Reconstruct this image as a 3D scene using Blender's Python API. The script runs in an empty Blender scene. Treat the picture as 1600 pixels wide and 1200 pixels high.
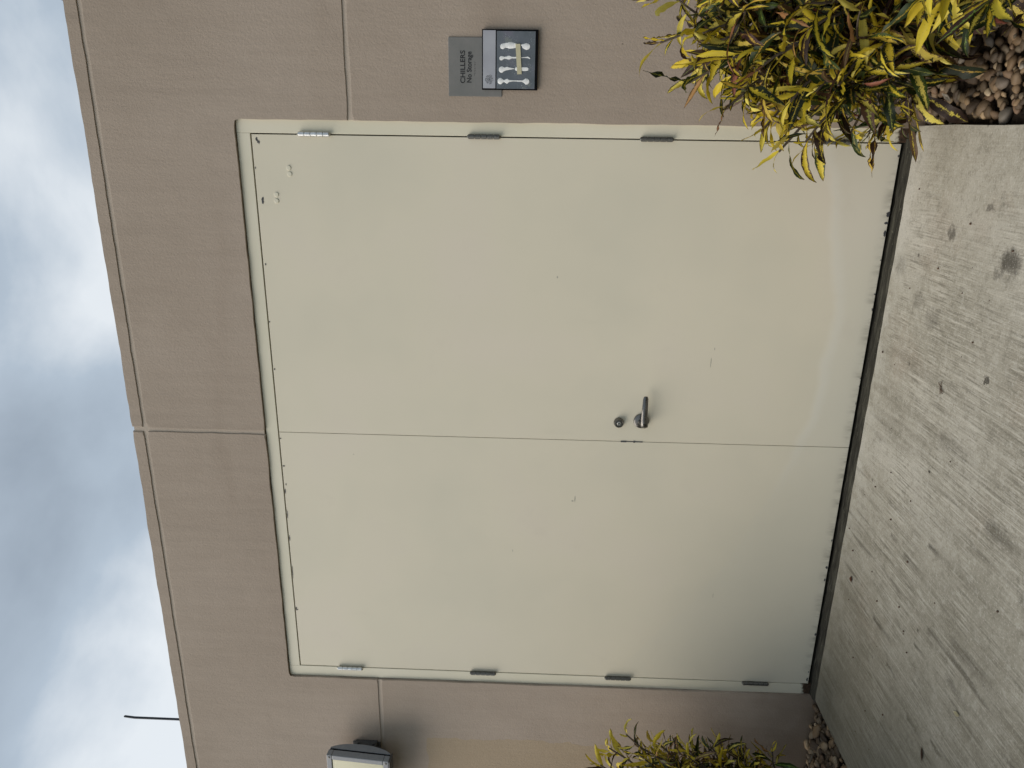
import bpy, bmesh, math, random
from mathutils import Vector, Matrix, noise
rnd = random.Random(11)
S = bpy.context.scene
COL = S.collection

# ------------------------------------------------------------------ camera
YAW, PIT, ROL = 0.3289, 0.0310, 0.0254
CAM = Vector((1.2557, -2.9564, 1.3371))
Fw = Vector((-math.sin(YAW)*math.cos(PIT), math.cos(YAW)*math.cos(PIT), math.sin(PIT)))
R0 = Vector((math.cos(YAW), math.sin(YAW), 0)); U0 = R0.cross(Fw)
Rr = math.cos(ROL)*R0 + math.sin(ROL)*U0
Ur = -math.sin(ROL)*R0 + math.cos(ROL)*U0
# the phone was held so that the sky lies at the left of the picture
cx_, cy_ = -Ur, Rr
cd = bpy.data.cameras.new('camera'); cam = bpy.data.objects.new('camera', cd); COL.objects.link(cam)
m = Matrix((cx_, cy_, -Fw)).transposed().to_4x4(); m.translation = CAM
cam.matrix_world = m
cd.sensor_fit = 'HORIZONTAL'; cd.sensor_width = 36; cd.lens = 1168.2/1600*36
cd.clip_start = .05; cd.clip_end = 2000
S.camera = cam

# ------------------------------------------------------------------ sky and sun
SUN_EL, SUN_AZ = math.radians(44), math.radians(-58)     # azimuth from -y (facing the wall) towards -x
CLOUDS = [((-.094, .826, .555), .13, 14), ((-.61, .70, .37), .36, 15), ((-.231, .77, .60), -.11, 12), ((-.50, .64, .58), -.09, 17), ((-.30, .84, .45), .08, 9), ((-.15, .86, .49), .12, 8), ((.06, .83, .55), .03, 10)]
W = bpy.data.worlds.new('World'); S.world = W; W.use_nodes = True
nt = W.node_tree; N = nt.nodes; L = nt.links
for n in list(N): N.remove(n)
def wn(t, **k):
    n = N.new(t)
    for a, b in k.items(): setattr(n, a, b)
    return n
out = wn('ShaderNodeOutputWorld'); bg = wn('ShaderNodeBackground'); bg.inputs[1].default_value = .1
L.new(bg.outputs[0], out.inputs[0])
sky = wn('ShaderNodeTexSky', sky_type='NISHITA', sun_disc=False)
sd = Vector((math.sin(SUN_AZ)*math.cos(SUN_EL), -math.cos(SUN_AZ)*math.cos(SUN_EL), math.sin(SUN_EL)))
sky.sun_elevation = SUN_EL; sky.sun_rotation = math.atan2(sd.x, sd.y)
sky.air_density = 1.0; sky.dust_density = 2.0
tc = wn('ShaderNodeTexCoord')
mp = wn('ShaderNodeMapping'); L.new(tc.outputs['Generated'], mp.inputs[0])
mp.inputs['Location'].default_value = (3.1, 7.4, 1.3)
mp.inputs['Scale'].default_value = (1, 1, 1.6)
n1 = wn('ShaderNodeTexNoise'); n1.inputs['Scale'].default_value = 3.0; n1.inputs['Detail'].default_value = 8; n1.inputs['Roughness'].default_value = .52; n1.inputs['Distortion'].default_value = .15
L.new(mp.outputs[0], n1.inputs['Vector'])
cr = wn('ShaderNodeValToRGB'); 
fld = n1.outputs['Fac']
nrm = wn('ShaderNodeVectorMath', operation='NORMALIZE'); L.new(tc.outputs['Generated'], nrm.inputs[0])
# the larger cloud masses: brighter and darker parts of the overcast
for dv, amt, wd in CLOUDS:
    dt = wn('ShaderNodeVectorMath', operation='DOT_PRODUCT'); L.new(nrm.outputs[0], dt.inputs[0]); dt.inputs[1].default_value = Vector(dv).normalized()
    mr = wn('ShaderNodeMapRange', interpolation_type='SMOOTHSTEP'); L.new(dt.outputs['Value'], mr.inputs['Value'])
    mr.inputs['From Min'].default_value = math.cos(math.radians(wd)); mr.inputs['From Max'].default_value = 1.0
    ma = wn('ShaderNodeMath', operation='MULTIPLY_ADD'); L.new(mr.outputs[0], ma.inputs[0]); ma.inputs[1].default_value = amt; L.new(fld, ma.inputs[2]); fld = ma.outputs[0]
L.new(fld, cr.inputs[0])
e = cr.color_ramp.elements
e[0].position = .22; e[0].color = (.335, .395, .465, 1)
e[1].position = .74; e[1].color = (.88, .93, .97, 1)
k = cr.color_ramp.elements.new(.52); k.color = (.50, .585, .675, 1)
mul = wn('ShaderNodeVectorMath', operation='SCALE'); L.new(cr.outputs[0], mul.inputs[0]); mul.inputs['Scale'].default_value = 5.1
mx = wn('ShaderNodeMixRGB'); mx.inputs[0].default_value = .93
L.new(sky.outputs[0], mx.inputs[1]); L.new(mul.outputs[0], mx.inputs[2]); L.new(mx.outputs[0], bg.inputs[0])
sl = bpy.data.lights.new('sun', 'SUN'); sl.energy = 1.5; sl.angle = math.radians(54); sl.color = (1, .90, .79)
so = bpy.data.objects.new('sun', sl); COL.objects.link(so)
so.rotation_euler = (-sd).to_track_quat('-Z', 'Y').to_euler()
so.location = (-4, -6, 8)
S.view_settings.view_transform = 'Standard'; S.view_settings.look = 'None'
S.view_settings.gamma = 1; S.view_settings.exposure = .88; S.view_settings.use_curve_mapping = False

# ------------------------------------------------------------------ helpers
def link(name, me, mats=None, parent=None, loc=None):
    o = bpy.data.objects.new(name, me); COL.objects.link(o)
    if mats is not None:
        for q in (mats if isinstance(mats, (list, tuple)) else [mats]): me.materials.append(q)
    if parent: o.parent = parent
    if loc is not None: o.location = loc
    return o
def obj(name, bm, mats=None, parent=None, smooth=False, loc=None):
    me = bpy.data.meshes.new(name); bmesh.ops.recalc_face_normals(bm, faces=bm.faces)
    bm.to_mesh(me); bm.free()
    if smooth:
        me.polygons.foreach_set('use_smooth', [True]*len(me.polygons)); me.set_sharp_from_angle(angle=math.radians(38))
    return link(name, me, mats, parent, loc)
def thing(name, label, cat, loc=(0, 0, 0), group=None):
    o = bpy.data.objects.new(name, None); COL.objects.link(o); o.location = loc; o.empty_display_size = .1
    return tag(o, label, cat, group)
def tag(o, label, cat, group=None):
    o['label'] = label; o['category'] = cat
    if group: o['group'] = group
    return o
def box(bm, x0, x1, y0, y1, z0, z1, bev=0, seg=2, mi=0):
    r = bmesh.ops.create_cube(bm, size=1)['verts']
    for v in r:
        v.co = Vector((x0 if v.co.x < 0 else x1, y0 if v.co.y < 0 else y1, z0 if v.co.z < 0 else z1))
    fs = set(f for v in r for f in v.link_faces)
    for f in fs: f.material_index = mi
    if bev:
        es = list(set(q for v in r for q in v.link_edges))
        bmesh.ops.bevel(bm, geom=es, offset=bev, segments=seg, affect='EDGES', profile=.5)
def cyl(bm, p0, p1, r0, r1=None, n=20, cap=True, mi=0):
    r1 = r0 if r1 is None else r1
    p0 = Vector(p0); p1 = Vector(p1); d = p1-p0
    q = d.to_track_quat('Z', 'Y').to_matrix()
    a = [bm.verts.new(p0+q@Vector((r0*math.cos(t), r0*math.sin(t), 0))) for t in [2*math.pi*i/n for i in range(n)]]
    b = [bm.verts.new(p1+q@Vector((r1*math.cos(t), r1*math.sin(t), 0))) for t in [2*math.pi*i/n for i in range(n)]]
    fs = [bm.faces.new((a[i], a[(i+1) % n], b[(i+1) % n], b[i])) for i in range(n)]
    if cap: fs += [bm.faces.new(a[::-1]), bm.faces.new(b)]
    for f in fs: f.material_index = mi
def tube(bm, pts, rad, n=7):
    rings = []
    for i, p in enumerate(pts):
        d = (pts[min(i+1, len(pts)-1)]-pts[max(i-1, 0)]).normalized()
        q = d.to_track_quat('Z', 'Y').to_matrix()
        rings.append([bm.verts.new(p+q@Vector((rad[i]*math.cos(t), rad[i]*math.sin(t), 0))) for t in [2*math.pi*j/n for j in range(n)]])
    for a, b in zip(rings, rings[1:]):
        for j in range(n): bm.faces.new((a[j], a[(j+1) % n], b[(j+1) % n], b[j]))
    bm.faces.new(rings[0][::-1]); bm.faces.new(rings[-1])
def wob(x, z, amp, sc=9.0, ph=0.0):
    return amp*(noise.noise(Vector((x*sc+ph, z*sc-ph, 3.7+ph)))*1.3+.5*noise.noise(Vector((x*sc*4+ph, z*sc*4, ph))))
def prism(poly, y0, y1, amp=0, step=.03, bev=.003, ph=0, keep=None):
    """polygon in x,z extruded from y0 (front) to y1; edges subdivided and made slightly uneven"""
    pts = []
    n = len(poly)
    for i in range(n):
        a = Vector(poly[i]); b = Vector(poly[(i+1) % n]); l = (b-a).length; k = max(1, int(l/step)) if (amp and l < 12) else 1
        d = (b-a).normalized(); nn = Vector((d.y, -d.x))
        for j in range(k):
            p = a.lerp(b, j/k)
            if amp and j: p = p+nn*wob(p.x, p.y, amp, ph=ph)
            pts.append(p)
    bm = bmesh.new()
    f = [bm.verts.new((p.x, y0, p.y)) for p in pts]; b = [bm.verts.new((p.x, y1, p.y)) for p in pts]
    m_ = len(pts)
    ff = bm.faces.new(f); bm.faces.new(b[::-1])
    for i in range(m_): bm.faces.new((f[i], b[i], b[(i+1) % m_], f[(i+1) % m_]))
    if bev: bmesh.ops.bevel(bm, geom=list(ff.edges), offset=bev, segments=2, affect='EDGES', profile=.5)
    bm.normal_update()
    bmesh.ops.triangulate(bm, faces=[q for q in bm.faces if len(q.verts) > 4])
    return bm

# ------------------------------------------------------------------ materials
class M:
    def __init__(s, name, rough=.6, metal=0, spec=.5):
        s.m = bpy.data.materials.new(name); s.m.use_nodes = True
        s.t = s.m.node_tree; s.b = s.t.nodes['Principled BSDF']
        s.b.inputs['Roughness'].default_value = rough; s.b.inputs['Metallic'].default_value = metal
        s.b.inputs['Specular IOR Level'].default_value = spec
        s.tc = s.n('ShaderNodeTexCoord')
        s.last = None
    def n(s, t, **k):
        q = s.t.nodes.new(t)
        for a, b in k.items(): setattr(q, a, b)
        return q
    def l(s, a, b): s.t.links.new(a, b)
    def val(s, x, inp):
        if isinstance(x, (int, float)): inp.default_value = x
        elif isinstance(x, (tuple, list)): inp.default_value = tuple(x)+((1,) if len(x) == 3 and len(inp.default_value) == 4 else ())
        else: s.l(x, inp)
    def mapping(s, scale=(1, 1, 1), loc=(0, 0, 0), src=None):
        q = s.n('ShaderNodeMapping'); q.inputs['Scale'].default_value = scale; q.inputs['Location'].default_value = loc
        s.l(src or s.tc.outputs['Object'], q.inputs[0]); return q.outputs[0]
    def noise(s, scale=5, detail=4, rough=.5, map=None, dist=0, out='Fac'):
        q = s.n('ShaderNodeTexNoise'); q.inputs['Scale'].default_value = scale; q.inputs['Detail'].default_value = detail
        q.inputs['Roughness'].default_value = rough; q.inputs['Distortion'].default_value = dist
        s.l(map if map is not None else s.tc.outputs['Object'], q.inputs['Vector']); return q.outputs[out]
    def ramp(s, fac, stops):
        q = s.n('ShaderNodeValToRGB'); e = q.color_ramp.elements
        while len(e) < len(stops): e.new(.5)
        for a, (p, c) in zip(e, stops):
            a.position = p; a.color = (c, c, c, 1) if isinstance(c, (int, float)) else tuple(c)+(1,)
        s.l(fac, q.inputs[0]); return q.outputs[0]
    def mix(s, f, a, b, mode='MIX'):
        q = s.n('ShaderNodeMixRGB', blend_type=mode); s.val(f, q.inputs[0])
        s.val(a, q.inputs[1]); s.val(b, q.inputs[2]); return q.outputs[0]
    def math(s, op, a, b=0, c=None, clamp=False):
        q = s.n('ShaderNodeMath', operation=op, use_clamp=clamp); s.val(a, q.inputs[0]); s.val(b, q.inputs[1])
        if c is not None: s.val(c, q.inputs[2])
        return q.outputs[0]
    def sstep(s, x, a, b):
        q = s.n('ShaderNodeMapRange', interpolation_type='SMOOTHSTEP'); s.val(x, q.inputs['Value'])
        q.inputs['From Min'].default_value = a; q.inputs['From Max'].default_value = b; return q.outputs[0]
    def xyz(s):
        q = s.n('ShaderNodeSeparateXYZ'); s.l(s.tc.outputs['Object'], q.inputs[0]); return q.outputs
    def col(s, c): s.val(c, s.b.inputs['Base Color']); return s
    def rough(s, c): s.val(c, s.b.inputs['Roughness']); return s
    def bump(s, h, strength=.3, dist=.002):
        q = s.n('ShaderNodeBump'); q.inputs['Strength'].default_value = strength; q.inputs['Distance'].default_value = dist
        s.val(h, q.inputs['Height'])
        if s.last: s.l(s.last, q.inputs['Normal'])
        s.last = q.outputs[0]; s.l(s.last, s.b.inputs['Normal']); return s

def simple(name, c, rough=.5, metal=0, var=.15, sc=40, spec=.5, bump=.0):
    a = M(name, rough, metal, spec)
    f = a.noise(sc, 4, .6)
    d = tuple(x*(1-var) for x in c); u = tuple(min(1, x*(1+var)) for x in c)
    a.col(a.ramp(f, [(.3, d), (.7, u)]))
    if bump: a.bump(f, bump, .001)
    return a.m

def stucco(pale=False):
    a = M('painted_stucco', .88, spec=.25)
    x, y, z = a.xyz()
    big = a.noise(1.1, 4, .55)
    c = a.ramp(big, [(.32, (.355, .293, .238)), (.5, (.385, .320, .262)), (.68, (.412, .346, .288))])
    # roller strokes running up the wall, slightly lighter and darker
    st = a.noise(1, 3, .6, a.mapping((26, 1, 2.2)))
    c = a.mix(.07, c, a.ramp(st, [(.35, (.22, .18, .14)), (.65, (.50, .43, .35))]))
    # broad horizontal drifts left by repainting
    dr = a.noise(1, 3, .5, a.mapping((.5, 1, 3.2), (4, 0, 2)))
    c = a.mix(a.math('MULTIPLY', a.sstep(dr, .52, .66), .25), c, (.285, .225, .175))
    # browner touch-up patch at the left, with a rolled uneven edge
    wx = a.math('MULTIPLY', a.math('SUBTRACT', a.noise(6, 4, .6), .5), .10)
    px = a.math('ADD', x, wx); pz = a.math('ADD', z, a.math('MULTIPLY', wx, .9))
    m1 = a.math('MULTIPLY', a.math('LESS_THAN', px, -1.625), a.math('GREATER_THAN', px, -1.95))
    m2 = a.math('MULTIPLY', a.math('LESS_THAN', pz, 1.83), a.math('GREATER_THAN', pz, .93))
    pm = a.math('MULTIPLY', m1, m2)
    c = a.mix(a.math('MULTIPLY', pm, .55), c, (.390, .300, .185))
    # splash dirt at the foot of the wall
    foot = a.sstep(a.math('ADD', z, a.math('MULTIPLY', a.noise(5, 5, .6), .25)), .42, .06)
    c = a.mix(a.math('MULTIPLY', foot, .62), c, (.135, .095, .058))
    wsn = a.noise(1, 4, .6, a.mapping((7, 1, .55), (2, 0, 5)))
    top = a.sstep(z, 1.9, 3.08)
    c = a.mix(a.math('MULTIPLY', a.math('MULTIPLY', a.sstep(wsn, .52, .68), top), .16), c, (.20, .165, .135))
    mo = a.noise(2.6, 5, .62, a.mapping(loc=(7, 0, 3)))
    c = a.mix(a.math('MULTIPLY', a.sstep(mo, .55, .70), .16), c, (.47, .40, .335))
    # tiny dark specks
    vo = a.n('ShaderNodeTexVoronoi'); vo.inputs['Scale'].default_value = 9; a.l(a.tc.outputs['Object'], vo.inputs['Vector'])
    sp = a.math('MULTIPLY', a.math('LESS_THAN', vo.outputs['Distance'], .022), a.math('GREATER_THAN', a.noise(2.3, 2), .56))
    c = a.mix(a.math('MULTIPLY', sp, .6), c, (.06, .045, .035))
    if pale: c = a.mix(.55, c, (.56, .49, .41))
    a.col(c)
    a.bump(a.noise(130, 5, .7), .75, .0022)
    a.bump(a.noise(1, 4, .6, a.mapping((95, 60, 22))), .45, .002)
    a.bump(a.noise(7, 3, .5), .35, .006)
    return a.m
def door_paint(name='door_paint', bottom=True):
    a = M(name, .42, spec=.4)
    x, y, z = a.xyz()
    c = a.ramp(a.noise(1.6, 3, .5), [(.3, (.645, .610, .490)), (.52, (.690, .645, .515)), (.7, (.70, .645, .53))])
    if bottom:
        nzz = a.math('MULTIPLY', a.math('SUBTRACT', a.noise(2.2, 4, .6, a.mapping((1, 1, .5), (3, 0, 0))), .5), .16)
        zb = a.math('ADD', a.math('ADD', a.math('MULTIPLY', a.math('POWER', a.math('ABSOLUTE', a.math('SUBTRACT', x, .55)), 2), .25), .155), nzz)
        h = a.math('SUBTRACT', z, zb)
        side = a.sstep(x, -.35, .25)
        w = a.math('MULTIPLY', a.sstep(h, .012, -.012), a.math('ADD', .10, a.math('MULTIPLY', side, .30)))
        c = a.mix(w, c, (.64, .63, .55))
        edge = a.math('MULTIPLY', a.math('MULTIPLY', a.sstep(h, .03, .0), a.sstep(h, -.05, .0)), a.math('MULTIPLY', side, .30))
        c = a.mix(edge, c, (.76, .75, .68))
        grime = a.math('MULTIPLY', a.sstep(z, .05, 0), a.sstep(a.noise(18, 4, .7, a.mapping((1, 1, .3))), .42, .7))
        c = a.mix(a.math('MULTIPLY', grime, .55), c, (.16, .15, .11))
    sc = a.noise(1, 5, .7, a.mapping((14, 1, 3), (1, 0, 9)))
    c = a.mix(a.math('MULTIPLY', a.sstep(sc, .62, .75), .07), c, (.42, .39, .31))
    dirt = a.noise(3.2, 6, .68)
    c = a.mix(a.math('MULTIPLY', a.sstep(dirt, .56, .76), .12), c, (.50, .46, .36))
    vo = a.n('ShaderNodeTexVoronoi'); vo.inputs['Scale'].default_value = 5.5; a.l(a.tc.outputs['Object'], vo.inputs['Vector'])
    sp = a.math('MULTIPLY', a.math('LESS_THAN', vo.outputs['Distance'], .011), a.math('GREATER_THAN', a.noise(1.9, 2), .52))
    c = a.mix(a.math('MULTIPLY', sp, .75), c, (.13, .12, .09))
    a.col(c)
    a.rough(a.ramp(a.noise(6, 5, .6), [(.3, .36), (.7, .52)]))
    a.bump(a.noise(1.5, 2, .5), .5, .006)
    a.bump(a.noise(170, 3, .6), .12, .0006)
    return a.m
def frame_paint():
    a = M('frame_paint', .45, spec=.4)
    x, y, z = a.xyz()
    c = a.ramp(a.noise(3, 4, .55), [(.3, (.68, .65, .51)), (.7, (.73, .69, .56))])
    r = a.sstep(a.math('ADD', z, a.math('MULTIPLY', a.noise(28, 5, .7), .09)), .082, .062)
    c = a.mix(r, c, a.ramp(a.noise(90, 4, .7), [(.35, (.02, .015, .011)), (.65, (.10, .06, .035))]))
    a.col(c); a.bump(a.noise(40, 4, .6), .2, .001)
    return a.m
def concrete():
    a = M('broomed_concrete', .9, spec=.25)
    x, y, z = a.xyz()
    big = a.noise(1.5, 5, .6, dist=.4)
    c = a.ramp(big, [(.28, (.255, .240, .192)), (.5, (.362, .344, .288)), (.72, (.462, .444, .388))])
    brown = a.noise(2.6, 4, .55, a.mapping(loc=(5, 2, 0)))
    c = a.mix(a.math('MULTIPLY', a.sstep(brown, .56, .74), .30), c, (.27, .205, .15))
    # broom strokes run away from the wall, almost missing in the trowelled band along it
    broomy = a.sstep(a.math('ADD', y, a.math('MULTIPLY', a.noise(4, 3), .12)), -.02, -.13)
    rgt = a.math('SUBTRACT', 1, a.math('MULTIPLY', a.sstep(x, .75, 1.15), .72))
    broomy = a.math('MULTIPLY', broomy, rgt)
    b1 = a.noise(1, 5, .75, a.mapping((165, 6.0, 1)))
    b2 = a.noise(1, 3, .6, a.mapping((62, 2.6, 1), (3, 3, 0)))
    br = a.math('MULTIPLY', a.math('ADD', a.math('MULTIPLY', b1, .74), a.math('MULTIPLY', b2, .26)), 1)
    patch = a.math('MULTIPLY', broomy, a.sstep(a.noise(3.3, 4, .6, a.mapping(loc=(9, 4, 0))), .30, .60))
    lite = a.math('MULTIPLY', a.sstep(br, .51, .60), patch)
    dark = a.math('MULTIPLY', a.sstep(br, .49, .41), patch)
    c = a.mix(a.math('MULTIPLY', lite, .62), c, (.60, .58, .51))
    c = a.mix(a.math('MULTIPLY', dark, .60), c, (.115, .107, .085))
    # dragged dark stains that follow the strokes
    stn = a.noise(1, 3, .45, a.mapping((30, 2.6, 1), (1.3, 7, 0)))
    c = a.mix(a.math('MULTIPLY', a.math('MULTIPLY', a.sstep(stn, .60, .74), a.sstep(x, .6, -.3)), .70), c, (.075, .068, .052))
    st2 = a.noise(1, 3, .5, a.mapping((14, 1.5, 1), (6, 2, 0)))
    c = a.mix(a.math('MULTIPLY', a.math('MULTIPLY', a.sstep(st2, .50, .72), a.sstep(x, 1.05, .1)), .48), c, (.13, .118, .085))
    mot = a.noise(34, 5, .7)
    c = a.mix(a.math('MULTIPLY', a.sstep(mot, .52, .66), .38), c, (.50, .485, .43))
    c = a.mix(a.math('MULTIPLY', a.sstep(mot, .47, .36), .36), c, (.17, .158, .125))
    # long grime drags left along the broom strokes: x, y nearest the wall, length, half width, strength
    jx = a.math('MULTIPLY', a.math('SUBTRACT', a.noise(14, 4, .65), .5), .034)
    jx = a.math('ADD', jx, a.math('MULTIPLY', a.math('SUBTRACT', a.noise(3.5, 2, .5, a.mapping(loc=(4, 0, 0))), .5), .05))
    grain = a.sstep(a.noise(1, 4, .7, a.mapping((110, 14, 1), (0, 5, 0))), .36, .58)
    for sx, sy, ln, hw, sa in [(-.535, -.415, .20, .010, .85), (-.633, -.575, .11, .008, .7), (-.40, -.92, .19, .016, .5), (-.915, -.415, .10, .008, .6), (-.697, -.765, .13, .009, .7), (-.165, -.425, .08, .012, .6), (-.065, -.672, .12, .010, .7), (.163, -.93, .20, .022, .55), (-.65, -.92, .13, .008, .75), (-.19, -.53, .17, .014, .5), (-.276, -.90, .30, .024, .5), (-.86, -.61, .15, .009, .65), (-.325, -.77, .16, .012, .6), (-.427, -.715, .11, .008, .7), (-.05, -.36, .16, .012, .4), (.30, -.60, .24, .026, .35)]:
        dx = a.math('ABSOLUTE', a.math('SUBTRACT', a.math('ADD', x, jx), sx))
        along = a.math('DIVIDE', a.math('SUBTRACT', sy, y), ln)
        m_ = a.math('MULTIPLY', a.sstep(dx, hw*1.5, hw*.3), a.math('MULTIPLY', a.sstep(along, -.04, .10), a.sstep(along, 1.15, .15)))
        c = a.mix(a.math('MULTIPLY', a.math('MULTIPLY', m_, a.math('ADD', .45, a.math('MULTIPLY', grain, .55))), sa), c, (.038, .033, .024))
    # a few round black stains
    wob_ = a.math('MULTIPLY', a.math('SUBTRACT', a.noise(30, 5, .7), .5), .085)
    for sx, sy, sr, sa in [(.915, -.772, .050, .85), (.952, -.434, .034, .75), (.87, -.72, .022, .5), (.70, -.30, .045, .30), (.66, -.42, .05, .35), (.56, -.783, .010, .9), (1.05, -.62, .018, .6), (1.12, -.88, .03, .5), (.80, -.12, .05, .35)]:
        dx = a.math('SUBTRACT', x, sx); dy = a.math('MULTIPLY', a.math('SUBTRACT', y, sy), .75)
        ds = a.math('ADD', a.math('SQRT', a.math('ADD', a.math('MULTIPLY', dx, dx), a.math('MULTIPLY', dy, dy))), wob_)
        c = a.mix(a.math('MULTIPLY', a.sstep(ds, sr, sr*.25), sa), c, (.062, .056, .045))
    # blotchy dark spots
    bl = a.noise(5.5, 5, .65, a.mapping(loc=(2, 8, 0)))
    c = a.mix(a.math('MULTIPLY', a.sstep(bl, .63, .78), .60), c, (.07, .065, .05))
    vo = a.n('ShaderNodeTexVoronoi'); vo.inputs['Scale'].default_value = 9.5; a.l(a.tc.outputs['Object'], vo.inputs['Vector'])
    sp = a.math('MULTIPLY', a.sstep(vo.outputs['Distance'], .10, .02), a.math('GREATER_THAN', a.noise(3, 2), .50))
    c = a.mix(a.math('MULTIPLY', sp, .75), c, (.05, .043, .035))
    # pale laitance along the wall and flecks
    la = a.math('MULTIPLY', a.sstep(y, -.20, -.09), a.sstep(a.noise(7, 5, .7), .42, .62))
    c = a.mix(a.math('MULTIPLY', la, .45), c, (.52, .51, .46))
    fl = a.noise(150, 4, .75)
    c = a.mix(a.math('MULTIPLY', a.sstep(fl, .56, .68), .55), c, (.60, .59, .53))
    c = a.mix(a.math('MULTIPLY', a.sstep(fl, .44, .33), .45), c, (.10, .09, .075))
    # shade toward the left bed painted into the slab colour, with a mossy tint
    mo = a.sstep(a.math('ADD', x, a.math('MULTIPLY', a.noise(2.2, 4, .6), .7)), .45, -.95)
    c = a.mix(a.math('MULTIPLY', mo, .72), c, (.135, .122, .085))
    a.col(c)
    a.bump(a.math('MULTIPLY', br, broomy), .8, .0045)
    a.bump(a.noise(190, 4, .7), .45, .0016)
    a.bump(a.noise(6, 4, .6), .35, .006)
    return a.m
def strip_mat():
    a = M('weathered_joint_filler', .9, spec=.2)
    c = a.ramp(a.noise(1, 6, .7, a.mapping((7, 70, 60))), [(.3, (.012, .0115, .009)), (.5, (.038, .036, .028)), (.7, (.095, .092, .070))])
    c = a.mix(a.math('MULTIPLY', a.sstep(a.noise(60, 4, .7), .63, .72), .6), c, (.22, .22, .16))
    a.col(c); a.bump(a.noise(1, 5, .7, a.mapping((14, 130, 130))), .8, .004); return a.m
def stone_mat():
    a = M('river_pebble', .6, spec=.4)
    oi = a.n('ShaderNodeObjectInfo'); at = a.n('ShaderNodeAttribute', attribute_name='pebble')
    r = a.math('FRACT', a.math('ADD', oi.outputs['Random'], at.outputs['Fac']))
    c = a.ramp(r, [(0, (.060, .042, .028)), (.16, (.19, .135, .082)), (.34, (.095, .068, .048)), (.5, (.27, .205, .13)), (.66, (.13, .088, .062)), (.8, (.30, .25, .18)), (.93, (.07, .055, .045)), (1, (.44, .41, .36))])
    r2 = a.math('FRACT', a.math('MULTIPLY', r, 7.31))
    c = a.mix(1, c, a.ramp(r2, [(0, (.45, .45, .45)), (.5, (1.2, 1.17, 1.1)), (.85, (1.65, 1.6, 1.5)), (1, (2.0, 2.0, 1.95))]), 'MULTIPLY')
    c = a.mix(.5, c, a.ramp(a.noise(35, 5, .65), [(.3, (.45, .42, .38)), (.7, (1.25, 1.2, 1.1))]), 'MULTIPLY')
    a.col(c); a.bump(a.noise(70, 4, .6), .3, .002); return a.m
def leaf_mat():
    a = M('croton_leaf', .46, spec=.4)
    oi = a.n('ShaderNodeObjectInfo'); at = a.n('ShaderNodeAttribute', attribute_name='leafp')
    ad = a.n('ShaderNodeVectorMath', operation='ADD'); a.l(oi.outputs['Color'], ad.inputs[0]); a.l(at.outputs['Vector'], ad.inputs[1])
    sp = a.n('ShaderNodeSeparateXYZ'); a.l(ad.outputs[0], sp.inputs[0])
    T, CC, SEED = sp.outputs                     # how far the yellow spreads, hue, seed
    uv = a.n('ShaderNodeUVMap', uv_map='UVMap')
    s2 = a.n('ShaderNodeSeparateXYZ'); a.l(uv.outputs[0], s2.inputs[0]); u, v = s2.outputs[0], s2.outputs[1]
    av = a.math('ABSOLUTE', a.math('SUBTRACT', a.math('MULTIPLY', v, 2), 1))
    cmb = a.n('ShaderNodeCombineXYZ')
    a.l(a.math('ADD', a.math('MULTIPLY', u, 9), a.math('MULTIPLY', SEED, 71)), cmb.inputs[0])
    a.l(a.math('MULTIPLY', v, 2.4), cmb.inputs[1]); a.l(a.math('MULTIPLY', SEED, 37), cmb.inputs[2])
    nz = a.noise(1.6, 4, .6, cmb.outputs[0]); nf = a.noise(4.5, 4, .7, cmb.outputs[0])
    e = a.math('ADD', av, a.math('MULTIPLY', a.math('SUBTRACT', nz, .5), 1.5))
    e = a.math('ADD', e, a.math('MULTIPLY', a.math('SUBTRACT', nf, .5), 2.0))
    e = a.math('SUBTRACT', e, T)
    mk = a.sstep(e, -.04, .05)                   # 1 where the dark blade shows
    cen = a.ramp(CC, [(0, (.56, .42, .022)), (.30, (.62, .50, .040)), (.50, (.66, .57, .12)), (.62, (.50, .32, .03)), (.76, (.36, .19, .07)), (.87, (.30, .08, .07)), (.95, (.26, .29, .05)), (1, (.10, .19, .03))])
    edg = a.ramp(a.math('FRACT', a.math('MULTIPLY', SEED, 13.7)), [(0, (.008, .014, .005)), (.30, (.015, .027, .007)), (.48, (.036, .062, .012)), (.60, (.026, .015, .009)), (.80, (.045, .016, .012)), (1, (.105, .060, .026))])
    c = a.mix(mk, cen, edg)
    vein = a.math('MULTIPLY', a.sstep(av, .09, .03), .5)
    c = a.mix(vein, c, a.mix(.5, cen, (.50, .42, .12)))
    tip = a.math('MULTIPLY', a.sstep(u, .90, 1.0), .7)
    c = a.mix(tip, c, (.07, .04, .02))
    bs = a.noise(3.4, 3, .6, cmb.outputs[0])
    c = a.mix(a.math('MULTIPLY', a.sstep(bs, .66, .72), .75), c, (.09, .05, .02))
    a.col(c)
    w = a.n('ShaderNodeTexWave'); w.inputs['Scale'].default_value = 2.5; w.inputs['Distortion'].default_value = 1; a.l(cmb.outputs[0], w.inputs['Vector'])
    a.bump(w.outputs['Fac'], .22, .0012)
    tr = a.n('ShaderNodeBsdfTranslucent'); a.l(c, tr.inputs[0])
    ms = a.n('ShaderNodeMixShader'); ms.inputs[0].default_value = .15
    a.l(a.b.outputs[0], ms.inputs[1]); a.l(tr.outputs[0], ms.inputs[2])
    a.l(ms.outputs[0], a.t.nodes['Material Output'].inputs['Surface'])
    return a.m
def soil():
    a = M('dark_soil', .95, spec=.2)
    a.col(a.ramp(a.noise(30, 6, .7), [(.3, (.018, .014, .010)), (.6, (.06, .045, .032)), (.8, (.12, .10, .075))]))
    a.bump(a.noise(45, 5, .7), .9, .01); return a.m
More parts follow.
